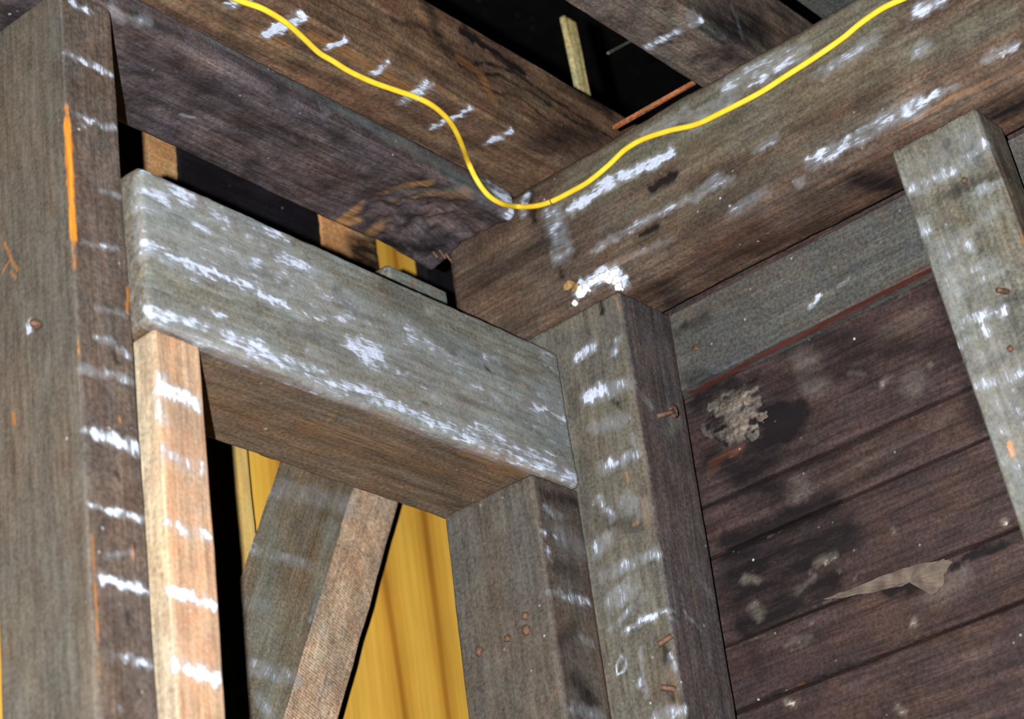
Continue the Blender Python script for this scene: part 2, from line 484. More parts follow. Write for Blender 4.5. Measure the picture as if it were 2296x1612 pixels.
wr = tag(empty('wall_right', (1.416, 0.6, FL)), kind='structure')
XW = 1.416
zc = [1.06, .709, .664, .5865, .531, .37, .2, 0.0, -.2, -.42, -.64, -.86, -1.08, -1.3, FL]
pk = (0, XW)
plank_marks = [
    # soot, damp and other dark areas; the flake's hollows are painted shade
    ('G', [(1560, 900), (1700, 845)], pk, 22, .9), ('G', [(1620, 800), (1900, 760), (2120, 780)], pk, 38, .55),
    ('G', [(1690, 930), (1770, 950)], pk, 50, 1.0), ('G', [(1600, 1030), (1680, 1070), (1740, 1010)], pk, 55, .8),
    ('G', [(1640, 1240), (1760, 1180), (1860, 1130)], pk, 55, .95), ('G', [(1640, 1330), (1760, 1290), (1900, 1200)], pk, 75, .8),
    ('G', [(1660, 1410), (1850, 1330)], pk, 36, .8), ('G', [(1900, 800), (2130, 770)], pk, 34, .6),
    ('G', [(1700, 850), (1950, 830)], pk, 30, .5), ('G', [(2110, 650), (2140, 760), (2200, 960)], pk, 34, .55),  # last mark: planks darker along the leaning stud's edge
    ('G', [(1880, 1310), (1990, 1290)], pk, 26, .4), ('G', [(1700, 1500), (1680, 1420)], pk, 40, .5),
    ('G', [(1900, 1010), (1620, 1120)], pk, 12, .6), ('G', [(2180, 1230), (2260, 1215)], pk, 14, .7),
    ('G', [(1700, 1570), (1850, 1510), (2296, 1350)], pk, 14, .7),
    ('G', [(1760, 880), (1800, 920)], pk, 40, .4), ('G', [(2000, 1090), (1800, 1160)], pk, 18, .4),
    ('G', [(1990, 1322), (2050, 1312)], pk, 30, 1.4), ('G', [(2130, 1275), (2180, 1245), (2250, 1222)], pk, 16, 1.1), ('G', [(1735, 930), (1790, 925), (1770, 965), (1730, 975)], pk, 46, 1.6),  # hollows beside the flake: their shade is painted dark
    ('G', [(1630, 1215), (1700, 1195), (1860, 1130)], pk, 40, 1.0), ('G', [(1650, 1290), (1800, 1230), (1900, 1190)], pk, 60, .9), ('G', [(1670, 1400), (1800, 1340), (1860, 1300)], pk, 60, .9),
    ('G', [(1560, 905), (1600, 880), (1640, 860)], pk, 30, 1.0), ('G', [(1700, 1000), (1680, 1060), (1740, 1100)], pk, 60, .8),
    # pale flakes and dust
    ('R', [(1668, 1296), (1695, 1300)], pk, 13, .75), ('R', [(1690, 1362), (1697, 1375)], pk, 20, .55),
    ('R', [(1825, 1262), (1870, 1244)], pk, 14, .5), ('R', [(1785, 1325), (1825, 1295)], pk, 10, .5),
    ('R', [(1770, 1442), (1810, 1434)], pk, 15, .5), ('R', [(2048, 1398)], pk, 13, .6), ('R', [(2002, 1188)], pk, 9, .8),
    ('R', [(2246, 1164), (2252, 1170)], pk, 9, .9), ('R', [(1760, 1575), (1778, 1576)], pk, 9, .8), ('R', [(2012, 1588), (2025, 1594)], pk, 13, .9),
    ('R', [(1880, 1280)], pk, 8, .6), ('R', [(1915, 1298)], pk, 8, .7), ('R', [(1815, 1282)], pk, 8, .7), ('R', [(1818, 1393)], pk, 9, .7),
    ('R', [(1980, 862), (1995, 850)], pk, 12, .6), ('R', [(1910, 838), (1935, 840)], pk, 9, .5), ('R', [(2020, 660), (2040, 655)], pk, 9, .6),
    ('R', [(2090, 822)], pk, 10, .5), ('R', [(1720, 1200), (1755, 1182)], pk, 6, .5),
    ('A', [(1800, 800), (1830, 860)], pk, 50, .55), ('A', [(2050, 860)], pk, 50, .5), ('A', [(1790, 1100)], pk, 50, .5),
    ('A', [(2060, 700), (1980, 760)], pk, 40, .3), ('A', [(1870, 1070), (2130, 930)], pk, 20, .2),
    ('A', [(2150, 1290), (2100, 1330)], pk, 50, .4), ('A', [(2080, 1270), (1900, 1335), (1664, 1436)], pk, 9, 1.2),
    # red and tan heartwood
    ('B', [(1595, 1040), (1640, 1012), (1665, 1000)], pk, 18, .24), ('B', [(1590, 1060), (1610, 1050)], pk, 18, .18), ('B', [(1640, 1022), (1660, 1008)], pk, 9, .6), ('B', [(1950, 1475), (2100, 1425), (2296, 1345)], pk, 9, .3), ('B', [(1750, 1560), (1800, 1535)], pk, 14, .35),
]
for a, b in zip(zc[1:], zc[:-1]):
    vis = b > .35
    top = b - .0015
    timber('plank', (XW + random.Random(int(b * 1000)).uniform(-.0015, .0015), .2, a + .0012), (XW + .022, 1.05, top), 1,
           M['plank'], wr, r=.0022, step=.0022 if vis else .05, dense=(.45, .9) if vis else None,
           marks=plank_marks if vis else (), amp=.0007, wave=.0008)

# ---- right wall: plate, corner post, ledger, leaning stud
pb = (0, XB)
plateB = timber('wall_plate', (XB, .15, ZB), (XB + .074, 1.037, ZT), 1, M['plate'], bloom=[(0, -1, .12)], r=.010, step=.002, dense=(.44, 1.037), wave=.0016, amp=.0009, wear=.7, marks=[
    ('R', [(1285, 468), (1350, 418), (1440, 375), (1500, 343)], pb, 18, 1.1), ('R', [(1240, 475), (1250, 520), (1262, 570)], pb, 30, .6),
    ('R', [(1330, 562), (1480, 475), (1640, 400)], pb, 11, .55), ('R', [(1560, 440), (1610, 395)], pb, 18, .5),
    ('R', [(1930, 303), (2000, 262), (2065, 235)], pb, 26, .62), ('R', [(2060, 235), (2140, 192)], pb, 14, .8),
    ('R', [(1815, 365), (1900, 322)], pb, 20, .7), ('R', [(1640, 190), (1700, 160), (1790, 118)], pb, 34, .65),
    ('R', [(1560, 275), (1640, 218)], pb, 28, .45), ('R', [(1830, 170), (1900, 130), (1960, 85)], pb, 20, .55),
    ('R', [(2060, 25), (2110, 0)], pb, 22, .8), ('R', [(2205, 132), (2278, 100)], pb, 14, .65), ('R', [(1695, 335), (1740, 305)], pb, 14, .5),
    ('R', [(1640, 475), (1720, 425)], pb, 16, .35), ('R', [(2060, 115), (2075, 105)], pb, 22, .6), ('R', [(1500, 640), (1600, 570)], pb, 12, .2),
    ('R', [(1450, 300), (1540, 255)], pb, 20, .35), ('R', [(1380, 590), (1500, 540)], pb, 12, .3), ('R', [(1790, 410), (1800, 400)], pb, 14, .4),
    ('R', [(1180, 440), (1172, 480)], pb, 14, .6), ('R', [(1300, 650), (1330, 628), (1370, 608), (1395, 640)], pb, 22, 1.3),
    ('A', [(1300, 420), (1500, 300), (1950, 40)], pb, 110, .8), ('A', [(1400, 560), (1700, 400), (2000, 230)], pb, 50, .35), ('G', [(1450, 620), (1700, 480), (2000, 320)], pb, 40, .35),
    ('G', [(1465, 420), (1485, 408), (1510, 395)], pb, 22, 1.2), ('G', [(1435, 528), (1468, 510)], pb, 17, 1.0),
    ('G', [(1190, 430), (1198, 500)], pb, 16, .8), ('G', [(1255, 590), (1262, 620)], pb, 16, .9),
    ('G', [(1800, 290), (1850, 270)], pb, 50, .3), ('G', [(2100, 260), (2290, 150)], pb, 16, .5), ('G', [(1900, 350), (2100, 262)], pb, 12, .4),
    ('G', [(1040, 640), (1200, 560), (1230, 520)], pb, 70, .35), ('G', [(1930, 400), (2030, 420)], (2, ZB), 60, .8), ('G', [(1700, 560), (1900, 480)], (2, ZB), 50, .45),
    ('G', [(1480, 640), (1530, 700)], (2, ZB), 40, .5), ('G', [(2240, 260), (2296, 230)], (2, ZB), 50, .8),  # last mark paints the shadow cast by the leaning stud
    ('B', [(2020, 285), (2120, 228), (2290, 150)], pb, 12, .38), ('B', [(1330, 610), (1450, 560)], pb, 14, .3), ('B', [(1640, 520), (1700, 480)], pb, 9, .3),
    ('A', [(1560, 350), (1800, 230), (2000, 130)], pb, 90, .5), ('A', [(1250, 430), (1450, 320), (1800, 80)], pb, 40, .5),
    ('A', [(2050, 120), (2250, 40)], pb, 70, .6), ('A', [(1350, 500), (1560, 430)], pb, 50, .35)])
tag(plateB, 'long brown horizontal wall plate with plaster streaks, resting on the corner post', 'beam')

pc = (0, XB)
py = (1, .857)
corner = timber('corner_post', (XB, .857, FL), (XB + .074, .985, ZB), 2, M['corner'], bloom=[(0, -1, .85)], r=.004, step=.002, dense=(.44, ZB), wear=.6,
                deform=lean(1, -.03, .88, .4), marks=[
    ('R', [(1290, 805), (1330, 772)], pc, 16, .8), ('R', [(1318, 885), (1352, 878)], pc, 24, 1.0), ('R', [(1345, 880), (1405, 860)], pc, 20, .55),
    ('R', [(1375, 790), (1385, 760)], pc, 14, .5), ('R', [(1345, 1048), (1425, 1022)], pc, 16, .8), ('R', [(1340, 1120), (1372, 1160)], pc, 14, .65),
    ('R', [(1400, 1125), (1440, 1140)], pc, 26, .4), ('R', [(1350, 1290), (1400, 1270), (1475, 1235), (1522, 1270)], pc, 17, .6),
    ('R', [(1375, 1345), (1412, 1318)], pc, 28, .6), ('R', [(1405, 1412), (1440, 1392), (1480, 1372)], pc, 12, .85),
    ('R', [(1385, 1510), (1383, 1490), (1392, 1470), (1402, 1482), (1398, 1505), (1386, 1512)], pc, 4.5, .9),
    ('R', [(1430, 1542), (1440, 1525)], pc, 11, .6), ('R', [(1475, 1605), (1530, 1590)], pc, 20, .7), ('R', [(1500, 1470), (1512, 1500)], pc, 8, .7),
    ('R', [(1330, 960), (1400, 940)], pc, 22, .35), ('R', [(1340, 1230), (1360, 1210)], pc, 26, .35), ('R', [(1420, 980), (1424, 1000)], pc, 8, .5),
    ('R', [(1480, 1368), (1530, 1375), (1556, 1405)], (1, .868), 8, .5), ('R', [(1500, 1385), (1545, 1415)], (1, .868), 6, .4),
    ('R', [(1430, 870), (1466, 905)], py, 14, .3), ('R', [(1560, 1300), (1590, 1340)], (1, .868), 14, .2),
    ('R', [(1435, 1450), (1440, 1500), (1450, 1560)], pc, 9, .4), ('R', [(1360, 1420), (1450, 1330)], pc, 10, .35),
    ('A', [(1330, 760), (1350, 900), (1380, 1100), (1420, 1400)], pc, 75, .55), ('A', [(1260, 690), (1330, 680)], pc, 55, .5),
    ('A', [(1500, 960), (1530, 940)], py, 30, .5),
    ('G', [(1345, 668), (1350, 700)], pc, 13, 1.0), ('G', [(1378, 900), (1384, 912)], pc, 14, .9), ('G', [(1370, 770), (1374, 800)], pc, 12, .6),
    ('G', [(1360, 1170), (1430, 1180)], pc, 30, .4), ('G', [(1485, 1455), (1495, 1475)], pc, 22, .7), ('G', [(1500, 1545), (1520, 1570)], pc, 20, .6),  # dark marks by the nail stubs are painted nail shadows
    ('G', [(1480, 700), (1505, 740), (1560, 900)], py, 40, .3), ('G', [(1320, 1050), (1310, 950)], pc, 12, .3),
    ('B', [(1408, 1080), (1404, 1060)], pc, 7, .6), ('B', [(1440, 1120), (1450, 1170)], pc, 7, .5), ('B', [(1395, 700), (1370, 650)], pc, 8, .4),
    ('B', [(1420, 1175), (1430, 1170)], pc, 7, .5), ('B', [(1500, 1500), (1525, 1600)], pc, 7, .4)])
tag(corner, 'upright corner post with plaster smears and a white lump at its top', 'post')

ledger = timber('ledger_board', (1.396, .2, .809), (1.4155, 1.0, ZB - .001), 1, M['ledger'], r=.0015, step=.002, dense=(.5, .9), marks=[
    ('B', [(1555, 880), (1700, 800), (1900, 700), (2085, 605)], (2, .809), 20, .8),
    ('R', [(1815, 690), (1837, 664)], (0, 1.396), 8, .7), ('R', [(1880, 640), (1900, 628)], (0, 1.396), 6, .4), ('R', [(1870, 600)], (0, 1.396), 7, .4),
    ('G', [(1525, 740), (1580, 710)], (0, 1.396), 24, .6), ('G', [(1540, 850), (1600, 850)], (0, 1.396), 30, .5), ('G', [(1560, 880), (1680, 825)], (2, .809), 22, .6)])
tag(ledger, 'smooth grey ledger board with a red lower edge, under the long wall plate', 'board')

px = (0, 1.330)
def lean_stud(P):
    P = P.copy()
    P[:, 1] += .062 * (P[:, 2] - .875)
    return P
lstud = timber('leaning_stud', (1.330, .515, FL), (1.374, .590, ZB - .002), 2, M['leaning'], bloom=[(0, -1, .5)], r=.003, step=.002, dense=(.44, .89), wear=.6, deform=lean_stud, marks=[
    ('R', [(2025, 435), (2120, 388), (2215, 318)], px, 18, 0.61), ('R', [(2030, 415), (2080, 425)], px, 22, 0.41), ('R', [(2068, 515)], px, 30, 0.70),
    ('R', [(2150, 535), (2240, 465)], px, 16, 0.33), ('R', [(2190, 430), (2250, 405)], px, 14, 0.49), ('R', [(2170, 545), (2180, 560)], px, 14, 0.57),
    ('R', [(2100, 640), (2220, 590)], px, 16, 0.41), ('R', [(2150, 650), (2260, 600)], px, 14, 0.41), ('R', [(2130, 745), (2180, 712), (2250, 700)], px, 18, 0.70),
    ('R', [(2150, 770), (2210, 745)], px, 16, 0.74), ('R', [(2185, 870), (2280, 835)], px, 24, 0.57), ('R', [(2240, 900), (2275, 930)], px, 28, 0.57),
    ('R', [(2220, 960), (2290, 960)], px, 22, 0.49), ('R', [(2250, 1080), (2296, 1090)], px, 20, 0.33), ('R', [(2240, 800), (2296, 790)], px, 12, 0.25), ('R', [(2265, 1150), (2296, 1140)], px, 14, 0.41), ('R', [(2080, 600), (2200, 850), (2290, 1050)], px, 120, 0.29), ('R', [(2040, 400), (2200, 310)], px, 60, 0.25),
    ('G', [(2130, 430), (2180, 410), (2250, 385)], px, 22, .6), ('G', [(2100, 450), (2140, 440)], px, 16, .5), ('G', [(2120, 320), (2130, 345)], px, 14, .6),
    ('G', [(2250, 680), (2296, 660)], px, 26, .5), ('G', [(2130, 590), (2200, 560)], px, 18, .3), ('G', [(2190, 830), (2290, 780)], px, 18, .4),
    ('G', [(2000, 345), (2180, 240)], px, 8, .4),
    ('B', [(2262, 995), (2270, 1020)], px, 9, .9), ('B', [(2255, 1110), (2270, 1160)], px, 6, .6), ('B', [(2290, 500), (2295, 540)], px, 10, .5),
    ('A', [(2060, 380), (2180, 300)], px, 60, .4), ('A', [(2100, 600), (2200, 800), (2290, 1050)], px, 90, .6)])
tag(lstud, 'grey plaster-streaked stud leaning under the plate in front of dark planks', 'stud')

# ---- left wall: post, trimmer, header, jack stud, brace, top plate
yp = (1, .945)
xp = (0, .809)
lpost = timber('door_post', (.809, .945, FL), (.857, 1.036, .9975), 2, M['post'], r=.0025, step=.0018, dense=(.42, .998), wear=.5, bloom=[(0, -1, .9)],
               deform=lean(0, -.005, .8, .4), marks=[
    ('R', [(165, 8), (200, 24)], yp, 13, 1.0), ('R', [(135, 113), (195, 138)], yp, 9, .6), ('R', [(185, 133), (250, 166)], yp, 11, .85),
    ('R', [(160, 250), (200, 266)], yp, 8, .5), ('R', [(195, 268), (258, 288)], yp, 10, .75), ('R', [(185, 277), (190, 285)], yp, 7, .6),
    ('R', [(230, 430), (270, 438)], yp, 9, .45), ('R', [(185, 545), (262, 558)], yp, 9, .4), ('R', [(232, 552), (238, 552)], yp, 8, .9),
    ('R', [(210, 688), (285, 705)], yp, 9, .4), ('R', [(215, 757), (250, 765), (285, 797)], yp, 11, .8), ('R', [(180, 826), (240, 838), (296, 858)], yp, 13, .55),
    ('R', [(190, 965), (225, 976)], yp, 9, .6), ('R', [(215, 974), (260, 990), (312, 1012)], yp, 19, 1.15), ('R', [(200, 1133), (250, 1146)], yp, 8, .6),
    ('R', [(245, 1146), (328, 1168)], yp, 12, 1.0), ('R', [(240, 1250), (290, 1240)], yp, 10, .5), ('R', [(225, 1297), (280, 1312), (348, 1336)], yp, 15, 1.3),
    ('R', [(228, 1478), (255, 1465)], yp, 6, .5), ('R', [(258, 1472), (300, 1480), (354, 1496)], yp, 13, .9), ('R', [(265, 1588), (270, 1590)], yp, 8, .5),
    ('R', [(62, 722), (68, 735)], xp, 12, 1.0), ('R', [(280, 25), (285, 45)], yp, 18, .6),  # first mark paints the highlight on the nail head
    ('A', [(0, 300), (60, 700), (120, 1100), (140, 1600)], xp, 120, .35), ('A', [(190, 1000), (205, 1300), (215, 1550)], xp, 26, .7),
    ('A', [(150, 750), (160, 900)], xp, 50, .5), ('A', [(210, 720), (260, 730)], yp, 30, .3),
    ('B', [(147, 234), (150, 262)], yp, 9, 1.2), ('B', [(149, 262), (151, 285)], yp, 14, 1.3), ('B', [(150, 285), (153, 330), (157, 420)], yp, 17, 1.4), ('B', [(156, 400), (160, 470), (164, 530)], yp, 15, 1.3),
    ('B', [(163, 520), (166, 600)], yp, 9, 1.2), ('B', [(165, 580), (168, 650), (171, 705)], yp, 6, 1.2), ('B', [(174, 755), (176, 800)], yp, 7, .7), ('B', [(288, 645), (284, 700)], yp, 6, .9),
    ('B', [(10, 545), (28, 585), (38, 605)], xp, 7, .5), ('B', [(4, 612), (24, 580)], xp, 5, .5), ('B', [(24, 610), (34, 622)], xp, 5, .55), ('B', [(28, 925), (30, 950)], xp, 11, .42),
    ('B', [(205, 1200), (212, 1300), (216, 1420), (228, 1600)], yp, 5, .6), ('B', [(294, 1215), (298, 1260)], yp, 6, .7), ('B', [(265, 935), (267, 945)], yp, 6, .7),
    ('G', [(80, 715), (85, 735)], xp, 18, .8), ('G', [(258, 1060), (262, 1072)], yp, 12, .7), ('G', [(285, 1370), (290, 1400)], yp, 13, .7), ('G', [(292, 1205), (296, 1225)], yp, 10, .8),
    ('G', [(255, 800), (262, 815)], yp, 14, .7), ('G', [(308, 1550), (311, 1556)], yp, 10, .7)])
tag(lpost, 'wide grey-brown door post at far left with orange splinter scar down its edge', 'post')

yt = (1, .931)
trim = timber('trimmer_stud', (.8638, .931, FL), (.905, 1.03, .7245), 2, M['trimmer'], bloom=[(0, -1, .9)], r=.002, step=.0018, dense=(.42, .7245), wear=.6,
              deform=lean(0, .006, .69, .4), marks=[
    ('R', [(342, 835), (375, 860)], yt, 22, .6), ('R', [(345, 865), (380, 875), (442, 905)], yt, 26, .95), ('R', [(350, 900), (365, 940)], yt, 24, .6),
    ('R', [(352, 1005), (400, 1035), (452, 1052)], yt, 22, .6), ('R', [(365, 1170), (400, 1175)], yt, 16, .95), ('R', [(400, 1185), (470, 1202)], yt, 18, .75),
    ('R', [(370, 1322), (420, 1335), (482, 1358)], yt, 19, 1.3), ('R', [(385, 1485), (430, 1500), (492, 1522)], yt, 26, 1.0),
    ('A', [(350, 1040), (440, 1070)], yt, 22, .4), ('A', [(360, 1190), (460, 1220)], yt, 20, .4),
    ('G', [(345, 850), (348, 960), (360, 1120)], yt, 6, .4), ('G', [(400, 810), (420, 820)], yt, 16, .3)])
tag(trim, 'pale tan stud with bold white plaster stripes beside the door post', 'stud')

yh = (1, YH)
header = timber('door_header', (.856, YH, .7245), (1.3235, 1.036, .853), 0, M['header'], bloom=[(1, -1, .9), (0, -1, .5)], r=.005, step=.0018, wear=.9, amp=.0008, wave=.0018, marks=[
    ('R', [(335, 430), (420, 455), (500, 485)], yh, 26, .7), ('R', [(440, 440), (520, 475), (640, 535)], yh, 24, .6), ('R', [(380, 470), (460, 505)], yh, 22, .55),
    ('R', [(330, 545), (380, 570), (500, 622), (640, 678)], yh, 15, 1.0), ('R', [(520, 632), (640, 682), (735, 722)], yh, 9, 1.1), ('R', [(330, 560), (450, 620)], yh, 26, .6),
    ('R', [(330, 690), (450, 735), (600, 790)], yh, 22, .85), ('R', [(450, 690), (510, 710)], yh, 7, .9),
    ('R', [(560, 785), (640, 815), (800, 875), (960, 940)], yh, 24, .8), ('R', [(900, 915), (1050, 980), (1200, 1040), (1295, 1082)], yh, 24, .68),
    ('R', [(800, 775), (845, 790)], yh, 48, .8), ('R', [(920, 735), (960, 770), (1000, 800)], yh, 34, .5), ('R', [(1205, 910), (1285, 948)], yh, 11, .9),
    ('R', [(950, 880), (1060, 930), (1150, 960)], yh, 22, .45), ('R', [(560, 540), (640, 570), (700, 600)], yh, 34, .5), ('R', [(320, 390), (480, 455), (650, 525)], yh, 14, .6),
    ('R', [(1060, 705), (1160, 750), (1250, 795)], yh, 12, .5), ('R', [(1080, 960), (1200, 1010), (1290, 1060)], yh, 34, .6), ('R', [(660, 620), (720, 660)], yh, 26, .4),
    ('R', [(1000, 830), (1100, 880), (1250, 950)], yh, 18, .4), ('R', [(1060, 930), (1072, 960), (1075, 1000)], yh, 10, .5), ('R', [(1180, 860), (1240, 890)], yh, 40, .35),
    ('R', [(1090, 800), (1120, 805)], yh, 14, .6), ('R', [(740, 560), (840, 610)], yh, 20, .4), ('R', [(1220, 800), (1245, 820)], yh, 22, .5),
    ('R', [(700, 800), (780, 840)], yh, 30, .4), ('R', [(640, 640), (720, 690)], yh, 34, .3), ('R', [(400, 560), (480, 600)], yh, 40, .3),
    ('R', [(330, 480), (600, 600), (760, 700)], yh, 110, .45), ('R', [(700, 700), (1000, 830), (1250, 930)], yh, 110, .38), ('R', [(380, 730), (700, 840), (1000, 960), (1280, 1070)], yh, 60, .45),
    ('A', [(350, 450), (700, 600), (1000, 760), (1250, 880)], yh, 150, .55), ('A', [(360, 640), (700, 780), (1000, 900)], yh, 60, .5), ('A', [(280, 400), (300, 700)], (0, .856), 30, .2),
    ('G', [(760, 660), (800, 700)], yh, 34, .55), ('G', [(640, 740), (760, 770)], yh, 26, .35), ('G', [(560, 600), (660, 640)], yh, 18, .3), ('G', [(1092, 822), (1100, 832)], yh, 9, 1.0),
    ('G', [(900, 680), (1020, 780), (1150, 840)], yh, 36, .3), ('G', [(860, 640), (940, 690)], yh, 30, .3), ('G', [(1160, 930), (1240, 1000)], yh, 16, .3),
    ('G', [(1010, 965), (1045, 990)], yh, 7, .8),
    ('B', [(340, 722), (450, 762), (640, 830), (800, 890), (960, 960)], (2, .7245), 14, .42), ('B', [(1050, 1010), (1200, 1070)], (2, .7245), 40, .32),
    ('B', [(1165, 862), (1178, 866)], yh, 6, .8), ('B', [(735, 945), (755, 920)], (2, .7245), 6, .5), ('B', [(700, 960), (900, 1010)], (2, .7245), 60, .24),
    ('B', [(630, 515), (640, 545)], yh, 5, .6)])
tag(header, 'weathered door header beam streaked blue-white with plaster, spanning between the posts', 'beam')

xj = (0, 1.263)
yj = (1, .932)
jack = timber('jack_stud', (1.263, .932, FL), (1.3225, 1.029, .724), 2, M['stud'], bloom=[(0, -1, .8)], r=.003, step=.002, dense=(.46, .724),
              deform=lean(1, -.012, .72, .4), marks=[
    ('R', [(1217, 1192), (1222, 1196)], yj, 9, 1.0), ('R', [(1244, 1200), (1248, 1204)], yj, 8, .9), ('R', [(1236, 1325), (1270, 1335), (1322, 1352)], yj, 13, .65),
    ('R', [(1228, 1230), (1236, 1262)], yj, 9, .6), ('R', [(1310, 1430), (1330, 1440)], yj, 14, .5), ('R', [(1220, 1140), (1262, 1160)], yj, 14, .35), ('R', [(1260, 1200), (1310, 1230)], yj, 34, .3),
    ('R', [(1290, 1590), (1350, 1600)], yj, 20, .35),
    ('G', [(1225, 1110), (1290, 1125)], yj, 24, .7), ('G', [(1245, 1270), (1290, 1280)], yj, 34, .5), ('G', [(1290, 1400), (1260, 1440)], yj, 26, .5),
    ('G', [(1300, 1530), (1330, 1570)], yj, 50, .75), ('G', [(1212, 1100), (1220, 1150)], yj, 9, .7),
    ('A', [(1250, 1180), (1300, 1400), (1340, 1600)], yj, 60, .5), ('A', [(1060, 1200), (1090, 1500)], xj, 70, .3),
    ('B', [(1205, 1180), (1235, 1350), (1262, 1520), (1280, 1600)], yj, 4, .42), ('B', [(1235, 1570), (1260, 1530)], xj, 6, .35)])
tag(jack, 'short dark grey stud under the header with rusty nail heads, against the corner post', 'stud')

# the diagonal brace: two visible faces meet along its worn front edge
YB = 1.215
A0, A1 = on((628, 1036), 1, YB + .006), on((545, 1290), 1, YB + .006)
B0, B1 = on((795, 1085), 1, YB), on((635, 1612), 1, YB)
e = (B1 - B0) / np.linalg.norm(B1 - B0)
def along(P, s): return P + e * s
wA = A0 - B0
wA = wA - e * (wA @ e)
nrm = -wA / np.linalg.norm(wA)
sC = nrm * .056 + np.array([0, .004, 0])
LEN = (B0[2] - FL) / -e[2]
def brace_map(P):
    # P: x 0..1 across (A to B), y 0..1 depth, z metres down from the top
    u, v, s = P[:, 0], P[:, 1], P[:, 2]
    A = B0 + wA; D = A + np.array([.045, .03, .02]); C = B0 + sC
    q = ((1 - u) * (1 - v))[:, None] * A + (u * (1 - v))[:, None] * B0 + (u * v)[:, None] * C + ((1 - u) * v)[:, None] * D
    return q + (e * 1.0)[None, :] * s[:, None]
def brace():
    root = empty('diagonal_brace', on((640, 1612), 1, YB) * [1, 1, 0] + [0, 0, .3])
    n1, n2 = 60, 34
    ss = np.concatenate([np.arange(-.10, .36, .0022), np.linspace(.36, LEN, 40)])
    prof = [(u, 0) for u in np.linspace(0, 1, n1)] + [(1, v) for v in np.linspace(0, 1, n2)[1:]] + \
           [(u, 1) for u in np.linspace(1, 0, 12)[1:]] + [(0, v) for v in np.linspace(1, 0, 12)[1:-1]]
    prof = np.array(prof)
    nP = len(prof)
    UV = np.concatenate([np.concatenate([prof, np.full((nP, 1), s)], 1) for s in ss])
    P = brace_map(UV)
    jit = fbm(P * [60, 60, 12], 91, 3) * .0016
    P = P + jit[:, None] * nrm + (fbm(P * 40, 95, 3) * .0012)[:, None] * np.array([0, 1, 0])
    top = P[:, 2] > .905
    Q = []
    mi = []
    for a in range(len(ss) - 1):
        for b in range(nP):
            c = (b + 1) % nP
            Q.append((a * nP + b, a * nP + c, (a + 1) * nP + c, (a + 1) * nP + b))
            mi.append(1 if n1 - 1 <= b < n1 + n2 - 2 else 0)
    me = mesh_from('brace_timber', P, np.array(Q)[:, ::-1])
    me.materials.append(M['brace']); me.materials.append(M['sawn'])
    me.polygons.foreach_set('material_index', np.array(mi, dtype=np.int32))
    gc = np.stack([UV[:, 2], UV[:, 0] * .096, UV[:, 1] * .058], 1) + 5.3
    at = me.attributes.new('gc', 'FLOAT_VECTOR', 'POINT'); at.data.foreach_set('vector', gc.astype(np.float32).ravel())
    yb = (1, YB + .003)
    C = paint(P, [('R', [(605, 1088), (700, 1110), (785, 1142)], yb, 30, .42), ('R', [(565, 1225), (620, 1245), (690, 1268)], yb, 18, .42),
                  ('R', [(560, 1350), (600, 1362)], yb, 22, .3), ('R', [(560, 1490), (600, 1505), (660, 1525)], yb, 26, .45), ('R', [(580, 1570), (600, 1600)], yb, 20, .4),
                  ('R', [(690, 1395), (700, 1385)], yb, 14, .4), ('R', [(770, 1130), (785, 1120)], yb, 14, .5),
                  ('A', [(740, 1180), (720, 1260), (700, 1360)], yb, 30, .5), ('A', [(600, 1130), (590, 1450), (600, 1600)], yb, 60, .3),
                  ('B', [(778, 1130), (735, 1250), (712, 1330), (672, 1490), (640, 1605)], yb, 6, .75),
                  ('G', [(840, 1200), (815, 1330), (800, 1440)], (1, YB + .01), 12, .35), ('G', [(780, 1210), (820, 1225)], (1, YB + .01), 20, .35)])
    at = me.attributes.new('marks', 'FLOAT_COLOR', 'POINT'); at.data.foreach_set('color', C.astype(np.float32).ravel())
    o = link('brace_timber', me, None, root)
    tag(root, 'slanting brace with rough-sawn tan edge below the header, before yellow plywood', 'brace')
brace()

bat_x = on((566, 1100), 1, 1.264)[0]
batten = timber('batten', (bat_x - .05, 1.264, FL), (bat_x, 1.2845, 1.08), 2, M['batten'], wl, r=.003, step=.004, dense=(.4, 1.0))

